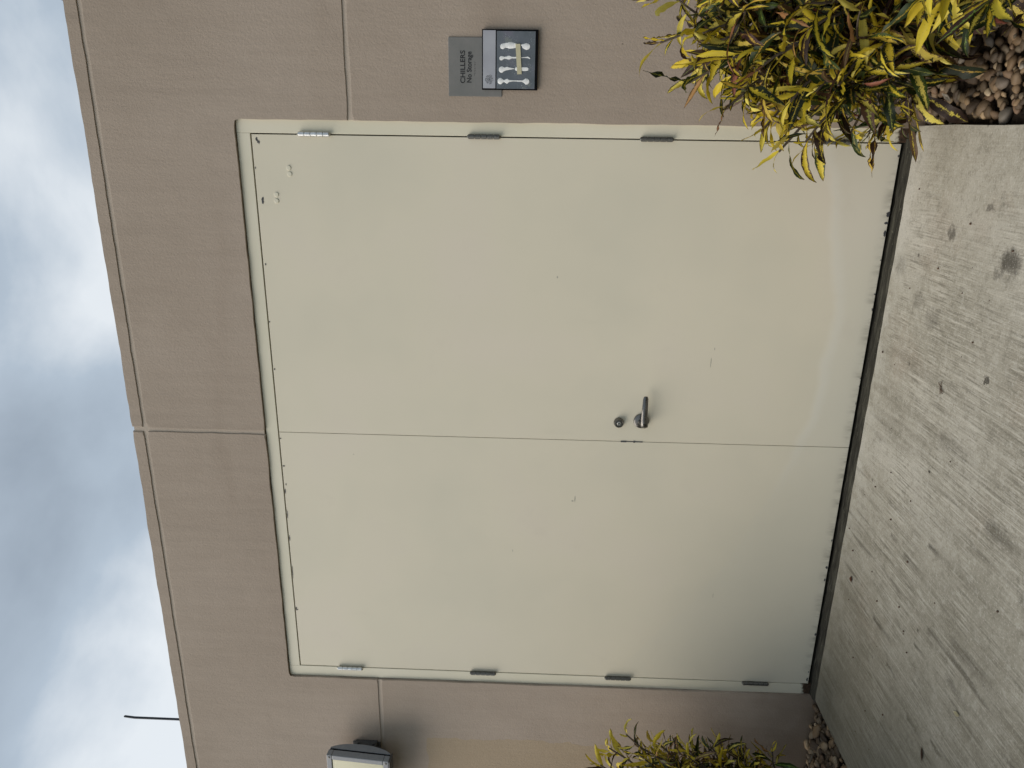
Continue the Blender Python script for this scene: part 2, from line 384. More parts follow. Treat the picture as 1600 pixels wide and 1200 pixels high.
def lawn():
    a = M('lawn_ground', .95, spec=.2)
    a.col(a.mix(a.noise(.8, 4), a.ramp(a.noise(60, 5, .7), [(.3, (.02, .035, .01)), (.7, (.075, .11, .03))]), (.09, .085, .05)))
    a.bump(a.noise(90, 4, .7), 1, .02); return a.m
def metal(name, c, rough, var=.2, sc=60, stain=0):
    a = M(name, rough, 1)
    f = a.noise(sc, 5, .65)
    cc = a.ramp(f, [(.3, tuple(q*(1-var) for q in c)), (.7, tuple(min(1, q*(1+var)) for q in c))])
    a.col(cc); a.rough(a.ramp(a.noise(sc*1.7, 4, .6), [(.3, rough*.75), (.7, min(1, rough*1.35))])); a.bump(f, .15, .0006)
    return a.m
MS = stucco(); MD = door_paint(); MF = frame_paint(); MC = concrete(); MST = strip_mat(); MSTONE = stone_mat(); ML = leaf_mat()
MSOIL = soil(); MLAWN = lawn()
M_STEEL = metal('bright_steel', (.62, .62, .60), .32)
M_DARKSTEEL = metal('weathered_steel', (.17, .17, .16), .55, .6, 260)
M_LEVER = metal('satin_nickel', (.17, .165, .155), .30, .15)
M_VOID = simple('dark_gap', (.006, .006, .006), .95, spec=.1)
M_LAMPG = simple('grey_powder_coat', (.22, .235, .255), .45, var=.08, sc=80)
M_LAMPD = simple('dark_grey_casting', (.07, .07, .07), .55, var=.2, sc=60)
M_LENS = simple('milky_lamp_lens', (.60, .58, .40), .22, var=.06, sc=7)
M_BLACK = simple('black_plastic', (.004, .004, .005), .7, var=.2, spec=.08)
M_ROD = simple('dark_rod_metal', (.02, .025, .032), .45, metal=.4)
M_INK = simple('black_lettering', (.012, .012, .013), .5)
M_GLUE = simple('dried_white_adhesive', (.80, .82, .82), .65, var=.07, sc=60, bump=.3)
M_TAPE = simple('yellowed_tape', (.52, .49, .33), .55, var=.08, sc=50)
M_CHIP = simple('bare_dark_metal', (.05, .05, .055), .6, var=.4, sc=200)
M_SCUFF = simple('scuffed_paint', (.40, .38, .31), .6, var=.2, sc=90)
M_PLUG = simple('plug_paint', (.68, .65, .52), .4, var=.04)
M_STEM = simple('croton_bark', (.085, .066, .048), .8, var=.4, sc=55, bump=.5)
M_DRY = simple('dry_leaf_brown', (.085, .05, .03), .8, var=.4, sc=60)
M_RUST = simple('rusty_scrap', (.14, .055, .03), .9, var=.3, sc=90)
M_GREYLEAF = simple('weathered_litter', (.50, .47, .41), .8, var=.2, sc=90)
M_ROOF = simple('roof_membrane', (.30, .30, .29), .8)

# ------------------------------------------------------------------ ground, bed, path
ZP = -.012
bm = bmesh.new()
box(bm, -400, 400, -400, 400, -.5, -.095)
g = obj('ground', bm, MLAWN); g['kind'] = 'structure'
def bed(x0, x1, y0, y1):
    bm = bmesh.new(); nx, ny = int((x1-x0)/.05), int((y1-y0)/.05)
    vs = [[bm.verts.new((x0+(x1-x0)*i/nx, y0+(y1-y0)*j/ny, -.058+.018*noise.noise(Vector((i*.31, j*.31, x0))))) for j in range(ny+1)] for i in range(nx+1)]
    for i in range(nx):
        for j in range(ny): bm.faces.new((vs[i][j], vs[i+1][j], vs[i+1][j+1], vs[i][j+1]))
    o = obj('garden_bed', bm, MSOIL, smooth=True); o['kind'] = 'structure'; return o
bedR = bed(1.27, 3.6, -3.8, .03); bedL = bed(-3.8, -1.25, -3.8, .03)
poly = [(-1.262, -.062), (1.288, -.062), (1.284, -7.0), (-1.222, -7.0)]
bm = bmesh.new()
pts = []
for i in range(4):
    a = Vector(poly[i]); b = Vector(poly[(i+1) % 4]); k = 80
    for j in range(k):
        p = a.lerp(b, j/k)
        w = .0035 if i == 0 else .0022
        d = (b-a).normalized(); pts.append(p+Vector((-d.y, d.x))*(wob(p.x, p.y, w, 14) if j else 0))
f = [bm.verts.new((p.x, p.y, ZP)) for p in pts]; bq = [bm.verts.new((p.x, p.y, ZP-.12)) for p in pts]
ff = bm.faces.new(f)
for i in range(len(f)): bm.faces.new((f[i], bq[i], bq[(i+1) % len(f)], f[(i+1) % len(f)]))
bmesh.ops.bevel(bm, geom=list(ff.edges), offset=.006, segments=3, affect='EDGES', profile=.5)
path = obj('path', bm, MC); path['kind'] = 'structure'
# dark fibre strip filling the joint between slab and threshold
bm = bmesh.new(); nx, ny = 260, 5
X0, X1 = -1.275, 1.262
vs = [[bm.verts.new((X0+(X1-X0)*i/nx, -.0625+.115*j/ny, ZP+.003+(0 if j else -.007)+.004*noise.noise(Vector((i*.22, j*.9, 1))))) for j in range(ny+1)] for i in range(nx+1)]
for i in range(nx):
    for j in range(ny): bm.faces.new((vs[i][j], vs[i+1][j], vs[i+1][j+1], vs[i][j+1]))
obj('joint_strip', bm, MST, path, smooth=True)

# ------------------------------------------------------------------ the building
B = thing('utility_building', 'taupe stucco building with control joints and a wide cream double door', 'building')
YF, YC = -.0125, -.0075
XL, XR = -7.0, 5.5
OW, OH = 1.2787, 2.4944            # opening half width (frame outer) and height
ZT, ZG, ZJ, GW = 3.079, 3.022, 2.055, .020
bm = bmesh.new()
for (a, b, c, d) in [(XL, -OW-.006, -.2, ZT-.006), (OW, XR, -.2, ZT-.006), (-OW-.006, OW, OH+.007, ZT-.006)]:
    box(bm, a, b, YC, .22, c, d)
box(bm, XL, XL+.2, .22, 5, -.2, ZT-.006); box(bm, XR-.2, XR, .22, 5, -.2, ZT-.006); box(bm, XL+.2, XR-.2, 4.8, 5, -.2, ZT-.006)
obj('wall_core', bm, stucco(True), B)
bm = bmesh.new(); box(bm, XL+.2, XR-.2, .22, 4.8, 2.7, 2.8); obj('roof', bm, M_ROOF, B)
bm = bmesh.new(); box(bm, -1.5, 1.5, .14, .2, -.2, 2.6); obj('backing', bm, M_VOID, B)
h = GW/2
VX = [-4.9, 0, 3.9]
xs = [XL]+VX+[XR]
g_ = .0032; e = .0015                           # stucco laps just over the frame edge
P = []
for a, b in zip(xs, xs[1:]):
    a2 = a+(h if a != XL else 0); b2 = b-(h if b != XR else 0)
    P.append(('cap_panel', [(a2, ZG+h), (b2, ZG+h), (b2, ZT), (a2, ZT)]))
for a, b in ((XL, -4.9-h), (3.9+h, XR)):
    P.append(('wall_panel', [(a, ZJ+h), (b, ZJ+h), (b, ZG-h), (a, ZG-h)]))
    P.append(('wall_panel', [(a, -.2), (b, -.2), (b, ZJ-h), (a, ZJ-h)]))
P.append(('wall_panel', [(-4.9+h, ZJ+h), (-OW-g_, ZJ+h), (-OW-g_, OH+g_), (-h, OH+g_), (-h, ZG-h), (-4.9+h, ZG-h)]))
P.append(('wall_panel', [(h, OH+g_), (OW-e, OH+g_), (OW-e, ZJ+h), (3.9-h, ZJ+h), (3.9-h, ZG-h), (h, ZG-h)]))
P.append(('wall_panel', [(-4.9+h, -.2), (-OW-g_*.3, -.2), (-OW-g_, ZJ-h), (-4.9+h, ZJ-h)]))
P.append(('wall_panel', [(OW-e, -.2), (3.9-h, -.2), (3.9-h, ZJ-h), (OW-e, ZJ-h)]))
for i, (nme, pl) in enumerate(P):
    obj(nme, prism(pl, YF, YC+.02, amp=.0027 if nme == 'cap_panel' else .0024, step=.025, bev=.0048, ph=i*1.7), MS, B)
# the vertical joint breaks off at the frame: a little mortar plug
# door frame: head and two jambs with a stop behind the leaves
WL, WR, H = 1.2215, 1.2235, 2.44
fr = []
def frame_piece(x0, x1, z0, z1):
    bm = bmesh.new(); box(bm, x0, x1, 0, .13, z0, z1, .0012); return obj('frame_member', bm, MF, frame)
bm = bmesh.new()
box(bm, -WL-.004+.016, WR+.004-.016, .047, .12, H+.004-.016, H+.004)
box(bm, -WL-.003, -WL+.013, .047, .12, 0, H-.012); box(bm, WR-.013, WR+.003, .047, .12, 0, H-.012)
frame = obj('door_frame', bm, MF, B)
frame_piece(-OW-.001, -WL-.0035, -.03, OH+.001)
frame_piece(WR+.0045, OW+.001, -.03, OH+.001)
frame_piece(-WL-.0035+.0005, WR+.004, H+.0045, OH+.001)
# leaves
def leaf_door(x0, x1, ph):
    bm = bmesh.new(); n = 60
    box(bm, x0, x1, .0015, .045, .0045, H, .0015)
    return obj('door_leaf', bm, MD, B)
doorL = leaf_door(-WL, -.0009, 0); doorR = leaf_door(.0009, WR, 1)
doorL['label'] = 'plain left door leaf with four hinges'; doorR['label'] = 'right door leaf with lever handle and deadbolt'
# hinges
def hinge_bm(side):
    bm = bmesh.new(); hh = .118; seg = hh/5
    for i in range(5):
        r = .0090
        cyl(bm, (0, 0, -hh/2+i*seg+.0016), (0, 0, -hh/2+(i+1)*seg-.0016), r, n=18)
    cyl(bm, (0, 0, -hh/2-.001), (0, 0, hh/2+.001), .0058, n=14)
    cyl(bm, (0, 0, hh/2), (0, 0, hh/2+.004), .0072, .004, n=14); cyl(bm, (0, 0, -hh/2-.004), (0, 0, -hh/2), .004, .0072, n=14)
    box(bm, -.0015, .0015, 0, .018, -hh/2, hh/2)
    return bm
hz = [2.197, 1.553, .907, .255]
for s, dr, x in ((1, doorR, WR+.003), (-1, doorL, -WL-.003)):
    src = None
    for i, z in enumerate(hz):
        bright = (i == 0)
        hm = [M_STEEL if bright else M_DARKSTEEL]
        o = obj('hinge', hinge_bm(s), hm, dr, smooth=True, loc=(x, -.0085, z))
        if bright: o['label'] = 'bright bare steel hinge at the top'
# smooth shading by angle for hinges
for o in list(doorR.children)+list(doorL.children):
    pass
# deadbolt and lever
def lathe(bm, c, prof, n=36, axis='y'):
    rings = []
    for (r, d) in prof:
        if r < 1e-6: rings.append([bm.verts.new((c[0], c[1]-d, c[2]))]*n)
        else: rings.append([bm.verts.new((c[0]+r*math.cos(2*math.pi*i/n), c[1]-d, c[2]+r*math.sin(2*math.pi*i/n))) for i in range(n)])
    for a, b in zip(rings, rings[1:]):
        for i in range(n):
            q = [a[i], a[(i+1) % n], b[(i+1) % n], b[i]]; u = []
            for v in q:
                if v not in u: u.append(v)
            if len(u) > 2: bm.faces.new(u)
bm = bmesh.new(); c = (.088, 0, .980)
lathe(bm, c, [(.0215, 0), (.0215, .004), (.0205, .012), (.0175, .017), (.0165, .0172), (.0155, .0155), (.0150, .0155), (0, .0155)])
db = obj('deadbolt', bm, M_LEVER, doorR, smooth=True)
bm = bmesh.new(); lathe(bm, (.088, -.0155, .980), [(.0085, 0), (.0085, .002), (.0078, .0026), (0, .0026)], 24)
kc = obj('key_cylinder', bm, M_STEEL, doorR)
bm = bmesh.new(); box(bm, .0866, .0894, -.0186, -.0178, .976, .985); obj('keyhole', bm, M_VOID, doorR)
hc = Vector((.097, 0, .886))
bm = bmesh.new(); lathe(bm, hc, [(.0325, 0), (.0325, .003), (.031, .0065), (.026, .009), (.014, .0105), (.0125, .013), (.0125, .030), (0, .030)])
obj('handle_rose', bm, M_LEVER, doorR, smooth=True)
bm = bmesh.new(); rings = []
for i in range(17):
    t = i/16
    x = -.018+.138*t
    y = -.052+.020*max(0, (t-.62)/.38)**1.6 + .016*max(0, (.18-t)/.18)**2
    z = -.0085+.004*math.sin(t*math.pi)+.001*t
    hh = .0155-.0050*t; th = .0085-.003*t
    if i == 0: hh *= .55; th *= .6
    if i == 16: hh *= .7; th *= .7
    rings.append([bm.verts.new(hc+Vector((x, y+th*math.sin(a)*.9, z+hh*math.cos(a)))) for a in [2*math.pi*j/14 for j in range(14)]])
for a, b in zip(rings, rings[1:]):
    for j in range(14): bm.faces.new((a[j], a[(j+1) % 14], b[(j+1) % 14], b[j]))
bm.faces.new(rings[0]); bm.faces.new(rings[-1][::-1])
cyl(bm, hc+Vector((0, -.028, 0)), hc+Vector((0, -.050, 0)), .0105, .0095)
obj('handle_lever', bm, M_LEVER, doorR, smooth=True)
# latch slot in the meeting gap, plugs and chips
bm = bmesh.new()
for (a, b, w) in [(.874, .905, .0022), (.905, .913, .0042), (.913, .942, .0016), (.942, .966, .0032)]: box(bm, -w, w, -.0002, .004, a, b-.0003)
obj('latch_slot', bm, M_CHIP, doorR)
for (x, z) in [(1.102, 2.306), (1.079, 2.304), (1.001, 2.363), (.977, 2.364)]:
    bm = bmesh.new(); lathe(bm, (x, .0016, z), [(.0092, 0), (.0092, .0018), (.0080, .0030), (0, .0034)], 28)
    obj('hole_plug', bm, M_PLUG, doorR, smooth=True)
def blob(bm, x, z, rx, rz, y, th=.0006, seed=0, n=16, jag=.35):
    q = random.Random(seed)
    ps = [(x+rx*math.cos(2*math.pi*i/n)*(1+jag*(q.random()-.5)), z+rz*math.sin(2*math.pi*i/n)*(1+jag*(q.random()-.5))) for i in range(n)]
    a = [bm.verts.new((p[0], y, p[1])) for p in ps]; b = [bm.verts.new((p[0], y+th, p[1])) for p in ps]
    bm.faces.new(a)
    for i in range(n): bm.faces.new((a[i], b[i], b[(i+1) % n], a[(i+1) % n]))
bm = bmesh.new()
for k, (x, z, rx, rz) in enumerate([(1.206, 2.422, .006, .0035), (1.199, 2.418, .008, .002), (1.195, 2.413, .006, .003), (.978, 2.419, .013, .0045), (.728, 2.431, .004, .003), (.285, 2.434, .004, .003), (.49, 2.437, .003, .0025), (1.10, 2.436, .004, .002)]):
    blob(bm, x, z, rx, rz, .0006, seed=k, jag=.7)
for k in range(7):
    x = .1+rnd.random()*1.1; blob(bm, x, .0065+rnd.random()*.002, .002+rnd.random()*.004, .001+rnd.random()*.003, .0006, seed=90+k, jag=.8)
blob(bm, .968, .009, .010, .007, .0006, seed=3, jag=.8); blob(bm, .895, .010, .012, .005, .0006, seed=7, jag=.8)
blob(bm, .935, .011, .005, .008, .0005, seed=9, jag=.6)
o = obj('paint_chips', bm, M_CHIP, doorR); o['kind'] = 'stuff'
bm = bmesh.new()
for k, (x, z, rx, rz) in enumerate([(-.161, 2.433, .003, .005), (-.03, 2.436, .003, .003), (-.251, 2.431, .004, .003), (-.285, 2.437, .011, .002), (-.40, 2.437, .02, .0015), (-.52, 2.437, .014, .002), (-.90, 2.436, .008, .003), (-.905, 2.432, .003, .004), (-.70, 2.4375, .03, .0012)]):
    blob(bm, x, z, rx, rz, .0006, seed=40+k, jag=.8)
for k in range(6):
    blob(bm, -.1-rnd.random()*1.1, .008+rnd.random()*.004, .003+rnd.random()*.007, .002+rnd.random()*.003, .0006, seed=190+k, jag=.8)
o = obj('paint_chips', bm, M_CHIP, doorL); o['kind'] = 'stuff'

# ------------------------------------------------------------------ signs
def text_part(s, size, x, z, y, parent, mat, name='lettering', align='LEFT', depth=.0006, sx=1):
    cu = bpy.data.curves.new('t', 'FONT'); cu.body = s; cu.size = size; cu.extrude = depth; cu.align_x = align; cu.offset = size*.014
    o = bpy.data.objects.new('t', cu); COL.objects.link(o)
    bpy.context.view_layer.update()
    me = bpy.data.meshes.new_from_object(o.evaluated_get(bpy.context.evaluated_depsgraph_get()))
    bpy.data.objects.remove(o)
    xs_ = [v.co.x for v in me.vertices]
    for v in me.vertices:
        a = v.co.copy(); v.co = Vector((x+a.x*sx, y-a.z, z+a.y))
    me.materials.clear()
    return link(name, me, mat, parent), (max(xs_)-min(xs_))*sx
def plate_mat():
    a = M('grey_sign_plate', .38, spec=.45)
    c = a.ramp(a.noise(9, 4, .6), [(.3, (.155, .160, .152)), (.7, (.205, .200, .192))])
    a.col(c); a.bump(a.noise(160, 2), .05, .0005); return a.m
s1 = thing('room_sign', 'grey square plate lettered CHILLERS No Storage, tucked behind the black framed sign', 'sign', (1.466, YF, 1.60))
def at(o, lx=0, ly=0, lz=0): return (lx-o.location.x, ly-o.location.y, lz-o.location.z)
def shift(o, par):
    o.data.transform(Matrix.Translation(-par.location)); return o
bm = bmesh.new(); box(bm, 1.367, 1.566, YF-.004, YF-.0002, 1.487, 1.682, .0012)
shift(obj('plate', bm, plate_mat(), s1), s1)
o, w = text_part('CHILLERS', .0245, 0, 0, 0, s1, M_INK)
k = .110/w
o.data.transform(Matrix.Translation((1.411, YF-.0042, 1.622)) @ Matrix.Diagonal((k, 1, 1, 1))); shift(o, s1)
o, w = text_part('No Storage', .0245, 0, 0, 0, s1, M_INK)
k = .104/w
o.data.transform(Matrix.Translation((1.413, YF-.0042, 1.5985)) @ Matrix.Diagonal((k, 1, 1, 1))); shift(o, s1)
bm = bmesh.new()
br = {'c': (1, 4), 'h': (1, 2, 5), 'i': (2, 4), 'l': (1, 2, 3), 'e': (1, 5), 'r': (1, 2, 3, 5), 's': (2, 3, 4)}
for i, ch in enumerate('chillers'):
    for d in br[ch]:
        x = 1.438+i*.0062+(.0024 if d > 3 else 0); z = 1.588-.0024*((d-1) % 3)
        lathe(bm, (x, YF-.004, z), [(.0009, 0), (.0006, .0006), (0, .0007)], 8)
shift(obj('braille_dots', bm, M_INK, s1), s1)

SX0, SX1, SZ0, SZ1 = 1.390, 1.592, 1.357, 1.559
s2 = thing('framed_sign_holder', 'black framed sign holder, its blue-grey lower panel showing white glue blobs and a tape strip', 'sign', ((SX0+SX1)/2, YF, (SZ0+SZ1)/2))
YS = YF-.0042
bm = bmesh.new(); box(bm, SX0, SX1, YS-.010, YS, SZ0, SZ1, .0012)
shift(obj('frame', bm, M_BLACK, s2), s2)
kx = (SX1-SX0)/762; kz = (SZ1-SZ0)/712
def sp(X, Y): return SX0+(965-Y)*kx, SZ1-(X-578)*kz
a = M('pale_grey_insert', .35); a.col(a.ramp(a.noise(14, 3), [(.3, (.33, .34, .385)), (.7, (.40, .42, .46))]))
x0, z1 = sp(592, 945); x1, z0 = sp(752, 217)
bm = bmesh.new(); box(bm, x0, x1, YS-.0125, YS-.009, z0, z1, .0006); shift(obj('insert_panel', bm, a.m, s2), s2)
bm = bmesh.new(); ex, ez = sp(672, 832); q = random.Random(5)
for ring, (rr, n_) in enumerate([(.0022, 6), (.0055, 11), (.0088, 16), (.0120, 20), (.0145, 24)]):
    for i in range(n_):
        t = 2*math.pi*(i+.5*(ring % 2))/n_+q.uniform(-.1, .1); rr2 = rr*q.uniform(.93, 1.07)
        if ring == 4 and q.random() < .35: continue
        cxx, czz = ex+rr2*math.cos(t), ez+rr2*math.sin(t)*.95
        l_, w_ = .0020, .0008
        d = Vector((math.cos(t+.7*(ring % 2)), math.sin(t+.7*(ring % 2)))); nn = Vector((-d.y, d.x))
        vs_ = [bm.verts.new((cxx+p.x, YS-.0128, czz+p.y)) for p in (d*l_, nn*w_, -d*l_, -nn*w_)]
        vb_ = [bm.verts.new(v.co+Vector((0, .0004, 0))) for v in vs_]
        bm.faces.new(vs_)
        for j in range(4): bm.faces.new((vs_[j], vb_[j], vb_[(j+1) % 4], vs_[(j+1) % 4]))
shift(obj('emblem', bm, M_INK, s2), s2)
a = M('scraped_blue_grey_panel', .5)
c = a.ramp(a.noise(16, 5, .6), [(.3, (.085, .105, .120)), (.55, (.115, .135, .160)), (.75, (.15, .15, .19))])
sx_ = a.noise(260, 4, .7); lo = a.noise(22, 3, .6)
c = a.mix(a.math('MULTIPLY', a.sstep(sx_, .60, .66), a.sstep(lo, .46, .56)), c, (.45, .50, .52)); a.col(c)
c = a.mix(a.math('MULTIPLY', a.sstep(lo, .60, .68), .4), c, (.22, .24, .21)); a.col(c)
x0, z1 = sp(765, 948); x1, z0 = sp(1255, 225)
bm = bmesh.new(); box(bm, x0, x1, YS-.0118, YS-.009, z0, z1, .0006); shift(obj('scraped_panel', bm, a.m, s2), s2)
def glue(segs, seed):
    """segs: (X, Y, radius) in a chain -> a lumpy smear laid out as a strip of quads with a domed middle"""
    bm = bmesh.new(); q = random.Random(seed); cols = []
    a0, b0 = segs[0], segs[-1]
    for i in range(1, 5):
        t = math.pi/2*i/5; cols.append((a0[0]-a0[2]*math.cos(t), a0[1], a0[2]*math.sin(t)))
    for (aX, aY, ar), (bX, bY, brr) in zip(segs, segs[1:]):
        for i in range(6):
            t = i/6; e_ = 3*t*t-2*t**3; cols.append((aX+(bX-aX)*t, aY+(bY-aY)*t, (ar+(brr-ar)*e_)*(1+.12*(q.random()-.5))))
    for i in range(5, 0, -1):
        t = math.pi/2*i/5; cols.append((b0[0]+b0[2]*math.cos(t), b0[1], b0[2]*math.sin(t)))
    rows = []
    for X, Y, r_ in cols:
        row = []
        for v, dy in ((-1, -.0117), (-.82, -.0131), (0, -.0136), (.82, -.0131), (1, -.0117)):
            p = sp(X, Y+r_*v); row.append(bm.verts.new((p[0], YS+dy, p[1])))
        rows.append(row)
    for a, b in zip(rows, rows[1:]):
        for j in range(4): bm.faces.new((a[j], a[j+1], b[j+1], b[j]))
    bm.faces.new(rows[0]); bm.faces.new(rows[-1][::-1])
    shift(obj('glue_blob', bm, M_GLUE, s2, smooth=True), s2)
glue([(845, 415, 36), (880, 400, 30), (935, 402, 42), (975, 402, 36), (1003, 402, 28)], 1)
glue([(1075, 395, 6), (1100, 410, 28), (1140, 414, 42), (1148, 414, 40)], 2)
glue([(828, 562, 28), (868, 556, 12), (925, 553, 24), (965, 553, 10), (1010, 553, 10)], 3)
glue([(1085, 553, 5), (1120, 550, 5), (1165, 548, 10), (1185, 560, 8)], 4)
glue([(833, 706, 40), (870, 700, 22), (900, 690, 22), (940, 692, 12), (985, 692, 6)], 5)
glue([(1020, 695, 22), (1050, 697, 28), (1100, 697, 24), (1150, 695, 24)], 6)
glue([(820, 852, 42), (862, 850, 14), (900, 852, 32), (935, 848, 12), (985, 846, 7), (1090, 848, 9), (1115, 850, 20), (1142, 853, 40), (1148, 853, 39)], 7)
bm = bmesh.new()
cs = [sp(1003, 385), sp(1062, 382), sp(1087, 760), sp(1030, 765)]
A = [bm.verts.new((p[0], YS-.0150, p[1])) for p in cs]; Bq = [bm.verts.new(v.co+Vector((0, .0024, 0))) for v in A]
bm.faces.new(A)
for i in range(4): bm.faces.new((A[i], Bq[i], Bq[(i+1) % 4], A[(i+1) % 4]))
shift(obj('tape_strip', bm, M_TAPE, s2), s2)

# ------------------------------------------------------------------ flood light at the left
lt = thing('flood_light', 'grey square flood light with milky lens on a short wall bracket', 'light', (-1.79, YF, 2.135))
def lshift(o):
    o.data.transform(Matrix.Rotation(math.radians(-5), 4, 'X')); return o
HW, HH = .165, .150
bm = bmesh.new(); box(bm, .100, .140, -.080, -.0005, -.055, .055, .004)
for z in (-.040, .040): cyl(bm, (.140, -.03, z), (.149, -.03, z), .008, n=8)
box(bm, -.128, -.100, -.080, -.0005, -.055, .055, .004); box(bm, -.13, .13, -.006, -.0004, -.07, .07, .002)
obj('bracket', bm, M_LAMPD, lt)
bm = bmesh.new(); n = 14            # domed back: deepest in the middle
for sgn in (0,):
    grid = []
    for i in range(n+1):
        row = []
        for j in range(n+1):
            u = -1+2*i/n; v = -1+2*j/n
            y = -.098+.036*(max(0, 1-abs(v)**2.2))**.8*(max(0, 1-abs(u)**6))**.5
            row.append(bm.verts.new((u*HW, y, v*HH)))
        grid.append(row)
    for i in range(n):
        for j in range(n): bm.faces.new((grid[i][j], grid[i+1][j], grid[i+1][j+1], grid[i][j+1]))
    # solid side walls that follow the arc
lshift(obj('housing_back', bm, M_LAMPG, lt, smooth=True))
bm = bmesh.new()
prof = [(-HH, -.104)]+[(-HH+2*HH*j/20, -.100+.036*(max(0, 1-abs(-1+2*j/20)**2.2))**.8) for j in range(21)]+[(HH, -.104)]
for xx in (-HW, HW):
    bm = bmesh.new()
    a = [bm.verts.new((xx-.004, y, z)) for z, y in prof]; b = [bm.verts.new((xx+.004, y, z)) for z, y in prof]
    bm.faces.new(a); bm.faces.new(b[::-1])
    for i in range(len(a)): bm.faces.new((a[i], a[(i+1) % len(a)], b[(i+1) % len(a)], b[i]))
    lshift(obj('side_cheek', bm, M_LAMPG, lt))
bm = bmesh.new(); box(bm, -HW-.001, HW+.001, -.112, -.1045, -HH, HH, .001); lshift(obj('gasket', bm, M_BLACK, lt))
bm = bmesh.new()
for (a, b, c, d) in [(-HW-.004, HW+.004, HH-.022, HH+.004), (-HW-.004, HW+.004, -HH-.004, -HH+.022), (-HW-.004, -HW+.022, -HH+.0225, HH-.0225), (HW-.022, HW+.004, -HH+.0225, HH-.0225)]:
    box(bm, a, b, -.150, -.113, c, d, .003)
bz = lshift(obj('bezel', bm, M_LAMPG, lt))
for sx in (-1, 1):
    for sz in (-1, 1):
        bm = bmesh.new(); lathe(bm, (sx*(HW-.009), -.150, sz*(HH-.009)), [(.0055, 0), (.0055, .002), (.003, .003), (0, .003)], 12)
        lshift(obj('bezel_screw', bm, M_DARKSTEEL, bz))
bm = bmesh.new(); box(bm, -HW+.0225, HW-.0225, -.146, -.138, -HH+.0225, HH-.0225, .003); lshift(obj('lens', bm, M_LENS, lt))
bm = bmesh.new(); box(bm, -HW+.01, HW-.01, -.137, -.1125, -HH+.01, HH-.01); lshift(obj('reflector_box', bm, M_LAMPD, lt))
bm = bmesh.new(); box(bm, -HW, HW, -.150, -.095, -HH-.011, -HH-.0045, .001)
lshift(obj('bottom_lip', bm, M_LAMPD, lt))

# ------------------------------------------------------------------ rods on the roof edge
bm = bmesh.new(); tube(bm, [Vector((-.001, 0, -.4)), Vector((0, 0, .30)), Vector((.006, 0, .350)), Vector((.006, 0, .354))], [.0062, .0062, .0058, .003], 10)
o = obj('lightning_rod', bm, M_ROD, smooth=True, loc=(-1.679, .10, 3.083)); tag(o, 'thin dark straight rod standing up above the roof edge over the flood light', 'lightning rod')
bm = bmesh.new(); tube(bm, [Vector((0, 0, -.30)), Vector((0, 0, .03)), Vector((.024, 0, .085)), Vector((.06, 0, .15)), Vector((.11, 0, .19))], [.0035]*5, 8)
o = obj('roof_cable', bm, M_ROD, smooth=True, loc=(1.680, .10, 3.09)); tag(o, 'thin dark cable rising off the roof edge at the far right', 'cable')

# ------------------------------------------------------------------ gravel
def in_view(p, mrg=40):
    d = Vector(p)-CAM; z = d.dot(Fw)
    if z < .1: return None
    u = 600+1168.2*d.dot(Rr)/z; v = 800-1168.2*d.dot(Ur)/z
    return z if (-mrg < u < 1200+mrg and -mrg < v < 1600+mrg) else None
pebs = []
q = random.Random(21)
for k in range(9):
    bm = bmesh.new(); bmesh.ops.create_icosphere(bm, subdivisions=2, radius=1)
    of = Vector((q.random()*50, q.random()*50, k)); ang = k % 3 != 1
    for v in bm.verts:
        s = 1+.42*noise.noise(v.co*1.2+of)+.16*noise.noise(v.co*2.6+of)
        v.co = v.co*s
        if ang:
            for nrm, d_ in (((.6, .3, .74), .72), ((-.7, .5, .5), .75), ((.2, -.8, .55), .70), ((0, .1, 1), .8)):
                nv = Vector(nrm).normalized(); t_ = v.co.dot(nv)
                if t_ > d_: v.co -= nv*(t_-d_)*.9
        v.co.z *= .68; v.co.x *= 1.25
    me = bpy.data.meshes.new('stone'); bm.to_mesh(me); bm.free(); me.materials.append(MSTONE)
    me.polygons.foreach_set('use_smooth', [True]*len(me.polygons)); pebs.append(me)
